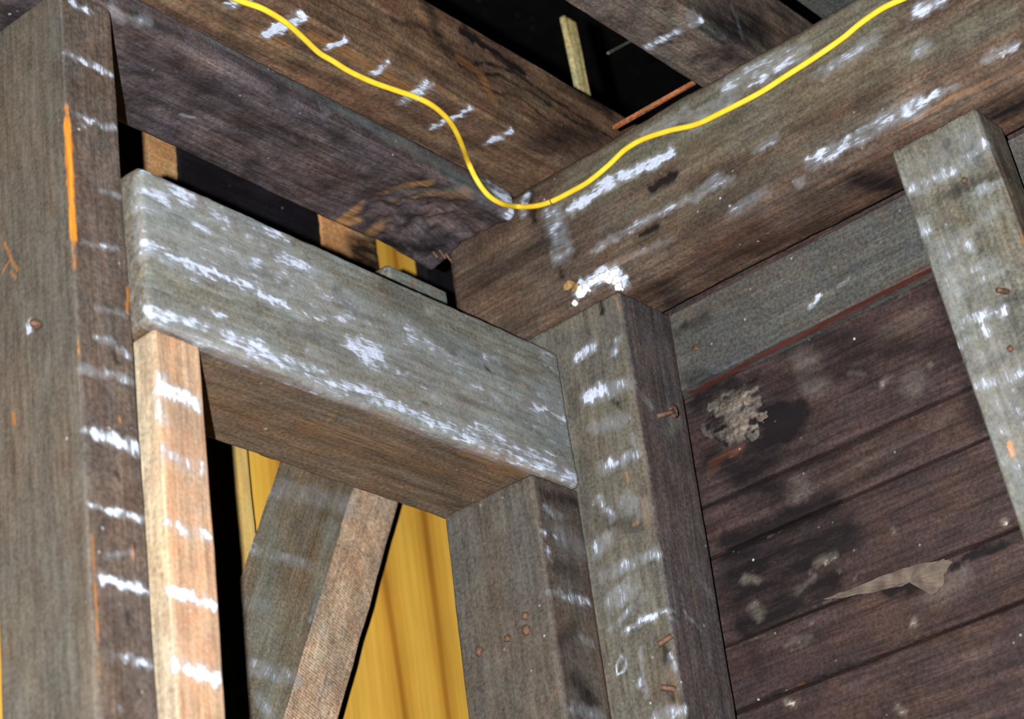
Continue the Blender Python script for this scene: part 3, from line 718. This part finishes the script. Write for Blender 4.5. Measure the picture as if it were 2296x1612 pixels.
ZA = .998
pa = (1, .947)
pu = (2, ZA)
def platea(P):
    P = P.copy()
    # the plate's end is broken out and rotten: its lower back corner is hollowed
    c = on((960, 500), 2, ZA)
    d = np.linalg.norm((P - c) / np.array([.11, .055, .03]), axis=1)
    P[:, 2] += .012 * smooth01(1.15 - d) * (P[:, 2] < ZA + .01) * (.55 + 1.2 * (fbm(P * 60, 321, 3) + .3))
    c2 = on((985, 590), 2, ZA)
    d2 = np.linalg.norm((P - c2) / np.array([.05, .03, .03]), axis=1)
    P[:, 2] -= .006 * smooth01(1.2 - d2) * (P[:, 2] < ZA + .01)
    return P
plateA = timber('top_plate', (.1, .947, ZA), (XB - .001, 1.054, ZT - .0005), 0, M['plate_dark'], r=.006, step=.002, dense=(.78, XB), wear=.7, wave=.0016, amp=.0009,
                deform=platea, marks=[
    ('R', [(1078, 372), (1105, 405), (1150, 470)], pa, 34, .9), ('R', [(1130, 480), (1148, 492)], pa, 14, .7), ('R', [(262, 25), (285, 50)], pa, 26, .55), ('R', [(300, 40), (340, 48)], pa, 14, .35),
    ('R', [(405, 258), (435, 266)], pu, 6, .6), ('R', [(930, 245), (935, 250)], pa, 7, .4), ('R', [(720, 240), (740, 250)], pa, 12, .35),
    ('A', [(420, 40), (700, 200), (1000, 380), (1100, 440)], pa, 34, .7), ('A', [(860, 470), (960, 440), (1040, 430)], pu, 34, .7),
    ('B', [(770, 492), (830, 460), (880, 436), (960, 412)], pu, 24, .8), ('B', [(765, 498), (800, 498)], pu, 24, .8), ('B', [(840, 522), (880, 500), (930, 480)], pu, 28, .6), ('B', [(850, 480), (950, 450), (1040, 440)], pu, 40, .4),
    ('B', [(1030, 470), (1080, 500), (1085, 530)], pu, 14, .42), ('B', [(880, 470), (1000, 450)], pu, 40, .25),
    ('G', [(870, 545), (930, 560), (990, 560)], pu, 34, .9), ('G', [(300, 110), (420, 160), (520, 240), (700, 340)], pu, 60, .35), ('G', [(830, 520), (900, 540)], pu, 14, .7),
    ('G', [(280, 160), (330, 165)], pu, 16, .6), ('G', [(1060, 560), (1150, 490)], pu, 14, .5), ('G', [(640, 380), (720, 420)], pu, 30, .35), ('G', [(60, 20), (0, 60)], pu, 60, .5),
    ('G', [(420, 30), (800, 225), (1000, 345), (1170, 428)], (1, .947), 14, .75)])  # shadow line below the joist, painted along the front's top edge
tag(plateA, 'dark purple-brown horizontal top plate with a rotten right end, above the header', 'beam')

# ---- joists and what lies above
zj = (2, ZT)
j1f = (1, .887)
j1 = timber('ceiling_joist', (.1, .887, ZT), (1.75, .958, 1.124), 0, M['joist'], r=.004, step=.002, dense=(.9, 1.45), marks=[
    ('R', [(515, 12), (560, -8)], zj, 14, 1.08), ('R', [(603, 75), (650, 52), (690, 30)], zj, 20, 1.28), ('R', [(735, 108), (785, 86)], zj, 12, 1.01), ('R', [(838, 166), (872, 142)], zj, 11, 0.88),
    ('R', [(903, 227), (970, 188)], zj, 18, 0.88), ('R', [(972, 285), (1064, 242)], zj, 11, 1.01), ('R', [(1098, 320), (1165, 284)], zj, 13, 1.08),
    ('B', [(700, 80), (900, 190), (960, 230)], zj, 30, .3), ('B', [(560, 60), (640, 100)], zj, 26, .24), ('B', [(920, 150), (1020, 220)], j1f, 14, .3),
    ('G', [(960, 10), (985, 90), (1050, 150)], j1f, 36, .7), ('G', [(1040, 60), (1120, 130), (1170, 160)], j1f, 22, .9), ('G', [(1200, 340), (1260, 300), (1330, 300)], j1f, 60, .7),
    ('G', [(1280, 190), (1360, 250)], j1f, 40, .5), ('G', [(1220, 360), (1250, 330)], zj, 26, .4), ('G', [(880, 45), (950, 60), (1010, 130)], j1f, 12, .7),
    ('G', [(1035, 68), (1100, 112), (1172, 162)], j1f, 18, 1.3), ('G', [(1030, 148), (1090, 138), (1150, 160), (1250, 230), (1370, 310)], j1f, 8, 1.0), ('G', [(1060, 168), (1120, 166), (1200, 212), (1310, 290)], j1f, 8, .9), ('G', [(1000, 8), (1100, 75), (1220, 150), (1370, 255)], j1f, 8, 1.0), ('G', [(1090, 205), (1160, 215), (1270, 300)], j1f, 7, .8), ('B', [(1030, 130), (1080, 165), (1110, 230)], j1f, 22, .35), ('G', [(1120, 230), (1280, 300)], j1f, 7, .5), ('G', [(980, 30), (1170, 130), (1300, 220)], j1f, 7, .5)])
tag(j1, 'nearest brown ceiling joist, lath-striped underside carrying the yellow wire', 'joist')
j2 = timber('ceiling_joist', (.5, .686, ZT), (1.75, .744, 1.124), 0, M['joist_far'], r=.004, step=.002, dense=(1.1, 1.45), marks=[
    ('R', [(1455, 103), (1500, 78), (1580, 40)], zj, 14, .75), ('R', [(1555, 35), (1575, 25)], zj, 20, .5), ('R', [(1640, 10), (1665, 80)], (1, .686), 10, .25),
    ('G', [(1560, 130), (1640, 110), (1600, 150)], zj, 40, .6), ('G', [(1470, 18), (1490, 18)], zj, 12, .7), ('G', [(1600, 60), (1700, 60)], (1, .686), 90, .8), ('G', [(1495, 90), (1505, 92)], zj, 10, .6),
    ('A', [(1580, 60), (1620, 75)], zj, 26, .5)])
tag(j2, 'rough grey ceiling joist higher up on the plate, past the dark gap', 'joist')
ab = timber('attic_board', (1.0, .42, 1.1255), (1.75, .68, 1.148), 0, M['ledger'], r=.002, step=.006)
tag(ab, 'grey attic board seen dimly at the top edge over the far joist', 'board')

def lath(name, p0, p1, plane, wpx, th, mat, label, cat='lath', ragged=.0012, marks=(), nrm_off=0.0):
    a, b = on(p0, *plane), on(p1, *plane)
    d = b - a; L = np.linalg.norm(d); d /= L
    nvec = np.zeros(3); nvec[plane[0]] = 1.0
    s = np.cross(d, nvec); s /= np.linalg.norm(s)
    w = wpx * depth(a) / F
    def df(P):
        P2 = P - np.array([0, 0, 0])
        return a + d * P2[:, :1] + s * P2[:, 1:2] + nvec * P2[:, 2:3]
    o = timber(name, (0, -w / 2, 0), (L, w / 2, th), 0, mat, r=min(.0012, th * .4), step=.002, deform=df, amp=ragged, wave=ragged, wear=1.0, edge_freq=90, marks=marks)
    return tag(o, label, cat)
yl = (1, .9578)
lt = next(t for t in np.arange(.8, 2.5, .002) if on((1278 + 45 * t, 42 + 220 * t), *yl)[2] < ZT + .0012)
lath('broken_lath', (1278, 42), (1278 + 45 * lt, 42 + 220 * lt), yl, 44, .006, M['lath'], 'pale yellow broken lath sticking up beyond the brown joist',
     marks=[('B', [(1262, 75), (1275, 135), (1290, 200)], yl, 13, 1.0)])
lath('lath_strip', (1375, 292), (1560, 188), (2, ZT + .003), 13, .004, M['redlath'], 'thin reddish lath lying along the top of the long wall plate', ragged=.0004)
lath('lath_strip', (1365, 118), (1432, 82), (1, .80), 7, .003, M['ledger'], 'thin grey lath edge inside the dark gap between the joists', ragged=.0004)

# ---- things glimpsed between header and top plate
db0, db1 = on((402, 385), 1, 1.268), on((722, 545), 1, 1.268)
dark = timber('dark_board', (db0[0], 1.268, db0[2] - .12), (db1[0], 1.2848, db0[2] + .08), 0, M['darkboard'], r=.002, step=.004)
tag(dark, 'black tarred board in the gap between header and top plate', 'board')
bb0, bb1 = on((725, 560), 1, 1.266), on((850, 595), 1, 1.266)
blk = timber('sheathing_board', (bb0[0], 1.266, bb0[2] - .12), (bb1[0], 1.2848, bb0[2] + .06), 0, M['brownboard'], r=.002, step=.003,
             marks=[('G', [(800, 560), (850, 560), (860, 600), (810, 590)], (1, 1.266), 60, .9), ('A', [(840, 580), (860, 590)], (1, 1.266), 30, .5)])  # right end of the board painted black
tag(blk, 'brown board end, black at its right, in the gap left of the yellow plywood glimpse', 'board')
eb0, eb1 = on((955, 610), 1, 1.27), on((1060, 640), 1, 1.27)
eb = timber('dark_board', (eb0[0], 1.27, eb0[2] - .14), (eb1[0], 1.2848, eb0[2] + .08), 2, M['darkboard'], r=.002, step=.004)  # added dark piece that blackens this end of the gap
tag(eb, 'short dark piece added between blocking and wall plate end', 'board')
tb0 = on((330, 330), 1, 1.268)
tb = timber('sheathing_board', (tb0[0] - .08, 1.268, tb0[2] - .10), (db0[0] - .001, 1.2848, tb0[2] + .06), 0, M['brownboard'], r=.002, step=.003)
tag(tb, 'tan board end in the gap at the upper left corner of the header', 'board')
gb0, gb1 = on((872, 605), 1, 1.0365), on((1012, 660), 1, 1.0365)
ztop = on((930, 615), 1, 1.0365)[2]
gb = timber('blocking', (gb0[0], 1.0375, .78), (1.323, 1.075, ztop), 0, M['header'], bloom=[(1, -1, 1.0)], r=.004, step=.002, wear=1.0, marks=[
    ('A', [(860, 610), (1010, 670)], (1, 1.0375), 60, .9), ('B', [(930, 625), (928, 650)], (1, 1.0375), 7, .5), ('B', [(985, 640), (980, 660)], (1, 1.0375), 9, .35), ('R', [(940, 650), (960, 660)], (1, 1.0375), 14, .5)])
tag(gb, 'grey-green blocking piece peeping over the header by the plate end', 'timber')

# ------------------------------------------------------------------ fasteners
def disc_mesh(name, c, n, r, h, seg=10, seed=0, dome=.35, squash=1.0):
    """nail head: a slightly domed irregular disc standing h proud along n"""
    rnd = random.Random(seed)
    n = np.array(n, float); n /= np.linalg.norm(n)
    t = np.cross(n, [0.3, 0.5, 0.8]); t /= np.linalg.norm(t)
    b = np.cross(n, t)
    V, Fc = [], []
    rings = [(r, -.001), (r, h * .7), (r * .8, h), (r * .35, h * (1 + dome))]
    rr = [rnd.uniform(.85, 1.15) for _ in range(seg)]
    for (q, z) in rings:
        for k in range(seg):
            a = 2 * math.pi * k / seg
            V.append(c + (t * math.cos(a) + b * math.sin(a) * squash) * q * rr[k] + n * z)
    V.append(c + n * h * (1 + dome))
    for i in range(len(rings) - 1):
        for k in range(seg):
            k2 = (k + 1) % seg
            Fc.append((i * seg + k, i * seg + k2, (i + 1) * seg + k2, (i + 1) * seg + k))
    top = (len(rings) - 1) * seg
    for k in range(seg): Fc.append((top + k, top + (k + 1) % seg, len(V) - 1))
    return mesh_from(name, np.array(V), faces=Fc)

def tube(name, pts, rad, seg=10, cap=True, smooth_n=1):
    P = np.array(pts, float)
    T = np.gradient(P, axis=0)
    T /= np.linalg.norm(T, axis=1, keepdims=True)
    ref = np.array([.31, .77, .55])
    V, Fc = [], []
    rad = np.broadcast_to(rad, (len(P),))
    u = np.cross(T[0], ref); u /= np.linalg.norm(u)
    for i in range(len(P)):
        u = u - T[i] * (u @ T[i]); u /= np.linalg.norm(u)
        v = np.cross(T[i], u)
        for k in range(seg):
            a = 2 * math.pi * k / seg
            V.append(P[i] + (u * math.cos(a) + v * math.sin(a)) * rad[i])
    for i in range(len(P) - 1):
        for k in range(seg):
            k2 = (k + 1) % seg
            Fc.append((i * seg + k, i * seg + k2, (i + 1) * seg + k2, (i + 1) * seg + k))
    if cap:
        Fc.append(tuple(range(seg))[::-1]); Fc.append(tuple(range((len(P) - 1) * seg, len(P) * seg)))
    return mesh_from(name, np.array(V), faces=Fc)

def nail_head(parent, p, plane, rpx, h=.0022, mat='rust', seed=1, squash=1.0):
    c = on(p, *plane); n = np.zeros(3); n[plane[0]] = -1
    return link('nail', disc_mesh('nail', c, n, rpx * depth(c) / F, h, seed=seed, squash=squash), M[mat], parent)

def nail_shank(parent, p0, plane, off, r, mat='rust', head=None, bend=(0, 0, 0)):
    c = on(p0, *plane); o = np.array(off, float); bd = np.array(bend, float)
    pts = [c - o * .15, c + o * .3 + bd * .1, c + o * .7 + bd * .5, c + o + bd]
    me = tube('nail', pts, r, 8)
    ob = link('nail', me, M[mat], parent)
    if head:
        tip = pts[-1]; n = pts[-1] - pts[-2]
        hd = disc_mesh('nail_head', tip, n, head, .001, seed=5)
        link('nail_head', hd, M[mat], ob)
    return ob

for i, (p, rp) in enumerate([((1180, 1382), 9), ((1181, 1414), 12), ((1141, 1432), 9), ((1076, 1460), 11)]):
    nail_head(jack, p, (0, 1.2625), rp, .003, 'rust', 20 + i)
nail_head(lpost, (82, 727), (0, .8085), 11, .004, 'rust2', 3)
nail_head(lstud, (2163, 405), (0, 1.3295), 8, .002, 'rust', 7)
nail_head(lstud, (2266, 782), (0, 1.3295), 8, .002, 'rust', 8)
nail_shank(lstud, (2262, 655), (0, 1.331), (-.012, .003, -.001), .0022, 'rust')
nail_head(ledger, (1560, 780), (0, 1.3955), 8, .0015, 'rust2', 9)
# bent nail on the side of the corner post and two stubs on its lathed face
nail_shank(corner, (1478, 932), (1, .859), (.011, -.008, .004), .0022, 'rust', head=.0052)
nail_shank(corner, (1503, 1428), (0, XB + .001), (-.004, .010, -.004), .0026, 'rust')
nail_shank(corner, (1512, 1545), (0, XB + .001), (-.006, .008, .003), .0026, 'rust')
# cluster of broken nail tips under the rotten plate end
for i, (a, b) in enumerate([((968, 560), (-.001, -.004, -.008)), ((983, 558), (.002, -.003, -.008)), ((994, 562), (.006, -.002, -.009))]):
    nail_shank(plateA, a, (2, ZA + .004), b, .0013, 'rust', bend=(.003, 0, -.002))

# ------------------------------------------------------------------ yellow wire
wr_r = .0025
wpts = [((470, -50), 'j'), ((500, -18), 'j'), ((540, 2), 'j'), ((590, 20), 'j'), ((640, 50), 'j'), ((680, 85), 'j'), ((715, 118), 'j'), ((745, 136), 'j'),
        ((780, 158), 'j'), ((830, 182), 'j'), ((880, 200), 'j'), ((935, 219), 'j'), ((970, 237), 'j'), ((1000, 263), 'j'), ((1020, 291), 'j'),
        ((1036, 326), 'j'), ((1050, 364), 'a'), ((1070, 405), 'a'), ((1095, 438), 'a'), ((1126, 457), 'a'), ((1160, 463), 'b'), ((1200, 462), 'b'),
        ((1238, 451), 'b'), ((1280, 430), 'b'), ((1320, 407), 'b'), ((1365, 370), 'b'), ((1400, 337), 'b'), ((1440, 313), 'b'), ((1500, 293), 'b'),
        ((1560, 279), 'b'), ((1620, 251), 'b'), ((1700, 210), 'b'), ((1760, 172), 'b'), ((1830, 127), 'b'), ((1890, 85), 'b'), ((1930, 52), 'b'),
        ((1980, 18), 'b'), ((2030, -5), 'b'), ((2100, -40), 'b'), ((2200, -90), 'b')]
PL = {'j': (2, ZT - wr_r - .0012), 'a': (1, .947 - wr_r - .001), 'b': (0, XB - wr_r - .001)}
wp = np.array([on(p, *PL[k]) for p, k in wpts])
def catmull(P, k=8):
    out = []
    Q = np.vstack([2 * P[0] - P[1], P, 2 * P[-1] - P[-2]])
    for i in range(1, len(Q) - 2):
        for t in np.linspace(0, 1, k, endpoint=False):
            a, b, c, d = Q[i - 1], Q[i], Q[i + 1], Q[i + 2]
            out.append(.5 * ((2 * b) + (c - a) * t + (2 * a - 5 * b + 4 * c - d) * t ** 2 + (3 * b - a - 3 * c + d) * t ** 3))
    out.append(Q[-2])
    return np.array(out)
wroot = empty('electric_wire', wp[20])
tag(wroot, 'bright yellow insulated wire looping under the joist and along the wall plate', 'wire')
link('wire_jacket', tube('wire_jacket', catmull(wp), wr_r, 12), M['wire'], wroot)
def staple(p, kind, d1):
    c = on(p, *PL[kind])
    ax = PL[kind][0]
    n = np.zeros(3); n[ax] = -1
    if kind == 'j': n = np.array([0, 0, -1.])
    i = np.argmin(np.linalg.norm(wp - c, axis=1))
    tg = wp[min(i + 1, len(wp) - 1)] - wp[i - 1]; tg /= np.linalg.norm(tg)
    s = np.cross(n, tg); s /= np.linalg.norm(s)
    r = wr_r * 1.25
    arc = [c + s * r * 1.0 - n * wr_r * 1.6, c + s * r, c + s * r * .7 + n * r * .75, c + n * r * 1.06, c - s * r * .7 + n * r * .75, c - s * r, c - s * r - n * wr_r * 1.6]
    link('staple', tube('staple', arc, .00055, 6), M[d1], wroot)
staple((935, 219), 'j', 'steel')
staple((1238, 451), 'b', 'rust2')

# ------------------------------------------------------------------ lumps, crusts, flakes
def blob(name, centres, mat, parent=None, seed=1, sub=3, rough=.5):
    """overlapping noisy lumps grown into one crust mesh"""
    import bmesh
    V, Fc = [], []
    bm = bmesh.new()
    bmesh.ops.create_icosphere(bm, subdivisions=sub, radius=1.0)
    bm.verts.ensure_lookup_table()
    base = np.array([v.co[:] for v in bm.verts]); fb = [tuple(v.index for v in f.verts) for f in bm.faces]
    bm.free()
    for k, (c, rad) in enumerate(centres):
        rad = np.array(rad) if hasattr(rad, '__len__') else np.full(3, rad)
        q = base * (1 + rough * 2 * fbm(base * 2.3 + k * 3.1, seed + k, 3))[:, None]
        n0 = len(V)
        V += list(q * rad + c)
        Fc += [tuple(i + n0 for i in f) for f in fb]
    return link(name, mesh_from(name, np.array(V), faces=Fc), M[mat], parent)

u = 1.8 / F
cs = []
rnd = random.Random(4)
for p, rp in [((1302, 655), 13), ((1312, 645), 10), ((1325, 634), 8), ((1338, 627), 8), ((1350, 621), 9), ((1362, 616), 11), ((1374, 618), 13), ((1382, 628), 11), ((1386, 642), 9), ((1366, 626), 9), ((1289, 680), 6)]:
    c = on(p, 0, XB - .001)
    cs.append((c, (.0028, rp * u * 1.15, rp * u * 1.15)))
    for _ in range(2):
        q = (p[0] + rnd.uniform(-rp, rp) * 1.2, p[1] + rnd.uniform(-rp, rp) * 1.1)
        cs.append((on(q, 0, XB - .0015), (.0015, rp * u * .35, rp * u * .35)))
pl = blob('plaster_lump', cs, 'plaster', seed=50, sub=3, rough=.45)
tag(pl, 'bright white plaster lump where the corner post meets the wall plate', 'plaster')

cs = [(on((1275, 640), 0, XB - .002), (.004, .0055, .0045)), (on((1292, 645), 0, XB - .001), (.003, .004, .004))]
md = blob('mud_lump', cs, 'mud', seed=77, sub=3, rough=.5)
tag(md, 'small brown mud lump on the wall plate left of the white plaster', 'mud')

def crust():
    c = on((1648, 930), 0, XW)
    gy, gz = np.meshgrid(np.linspace(-.056, .056, 110), np.linspace(-.05, .05, 100), indexing='ij')
    P = np.stack([np.full(gy.size, XW), c[1] + gy.ravel(), c[2] + gz.ravel()], 1)
    rr_ = np.sqrt((gy.ravel() / .048) ** 2 + (gz.ravel() / .040) ** 2)
    edge = smooth01((1.05 + 1.0 * fbm(P * 75, 701, 4) - rr_) * 1.6)
    lump = np.abs(fbm(P * 130, 711, 3)) * 2
    big = np.clip(fbm(P * 45, 721, 3) + .5, 0, 1)
    h = edge * (.0012 + .006 * (1 - lump) ** 2 * big + .0015 * fbm(P * 420, 731, 2))
    P[:, 0] += .003 - h - .003 * edge
    n0, n1 = gy.shape
    idx = np.arange(n0 * n1).reshape(n0, n1)
    Q = np.stack([idx[:-1, :-1], idx[1:, :-1], idx[1:, 1:], idx[:-1, 1:]], -1).reshape(-1, 4)
    keep = edge[Q].max(1) > .02
    Q = Q[keep]
    # closed back so that the crust has a body
    back = P.copy(); back[:, 0] = XW + .004
    Q = np.concatenate([Q[:, ::-1], Q + len(P)])
    V = np.concatenate([P, back])
    u_, inv = np.unique(Q.ravel(), return_inverse=True)
    me = mesh_from('crusty_growth', V[u_], inv.reshape(-1, 4))
    gc = np.stack([V[u_][:, 1], V[u_][:, 2], V[u_][:, 0]], 1)
    at = me.attributes.new('gc', 'FLOAT_VECTOR', 'POINT'); at.data.foreach_set('vector', gc.astype(np.float32).ravel())
    C = np.zeros((len(P), 4))
    left = smooth01((gy.ravel() - .0) / .04)
    C[:, 0] = .75 * left * smooth01(big * 2 - .5) + .25 * smooth01((big - .55) * 4)
    C[:, 1] = smooth01((lump - .28) * 4) * (1.0 - .5 * left) + .8 * smooth01((.45 - big) * 6)
    C = np.concatenate([C, C])[u_]
    at = me.attributes.new('marks', 'FLOAT_COLOR', 'POINT'); at.data.foreach_set('color', C.astype(np.float32).ravel())
    return link('crusty_growth', me, M['crust'])
M['crust'] = wood('pale_crust', (54, 49, 48), (96, 90, 84), (128, 122, 112), (78, 70, 66), .5, mott=.45, grain=.3, white=(214, 218, 214), hazec=(150, 148, 138))
fg = crust()
tag(fg, 'pale crusty lumpy growth on the dark planks beside the corner post', 'fungus')

def sheet(name, px_pts, plane, th, mat, parent, curl=.003, seed=3):
    """a thin peeling skin of wood with an irregular outline, standing off at one edge"""
    rq = random.Random(seed)
    fine_pts = []
    for k, p in enumerate(px_pts):
        q = px_pts[(k + 1) % len(px_pts)]
        for f_ in (0, .25, .5, .75):
            j_ = 0 if f_ == 0 else 2.2
            fine_pts.append((p[0] + (q[0] - p[0]) * f_ + rq.uniform(-j_, j_), p[1] + (q[1] - p[1]) * f_ + rq.uniform(-j_, j_)))
    P = np.array([on(p, *plane) for p in fine_pts])
    n = np.zeros(3); n[plane[0]] = -1
    c = P.mean(0)
    N = len(P)
    V, Fc = [], []
    rings = [1.0, .7, .4]
    for side in (0, 1):
        for q in rings:
            for i in range(N):
                v = c + (P[i] - c) * q
                lift = curl * (.4 + .6 * vnoise(np.array([[i * .6, q * 2, seed]]))[0])
                V.append(v + n * (lift + side * th))
        V.append(c + n * (curl * .6 + side * th))
    M_ = len(rings) * N + 1
    for side in (0, 1):
        o = side * M_
        for rI in range(len(rings) - 1):
            for i in range(N):
                j = (i + 1) % N
                f_ = (o + rI * N + i, o + rI * N + j, o + (rI + 1) * N + j, o + (rI + 1) * N + i)
                Fc.append(f_ if side else f_[::-1])
        for i in range(N):
            j = (i + 1) % N
            f_ = (o + (len(rings) - 1) * N + i, o + (len(rings) - 1) * N + j, o + M_ - 1)
            Fc.append(f_ if side else f_[::-1])
    for i in range(N):
        j = (i + 1) % N
        Fc.append((i, j, M_ + j, M_ + i))
    return link(name, mesh_from(name, np.array(V), faces=Fc, smooth=False), M[mat], parent)

fk = sheet('peeling_flake', [(1850, 1345), (1920, 1318), (1990, 1290), (2060, 1266), (2120, 1254), (2140, 1262), (2128, 1276), (2118, 1290), (2120, 1308), (2106, 1330),
                             (2092, 1335), (2086, 1322), (2082, 1306), (2068, 1304), (2058, 1302), (2042, 1305), (2025, 1316), (1990, 1322), (1940, 1333), (1890, 1343)], (0, XW - .0005), .0008, 'flake', None, curl=.0025)
tag(fk, 'pale torn wood flake peeling along a plank joint on the right wall', 'flake')
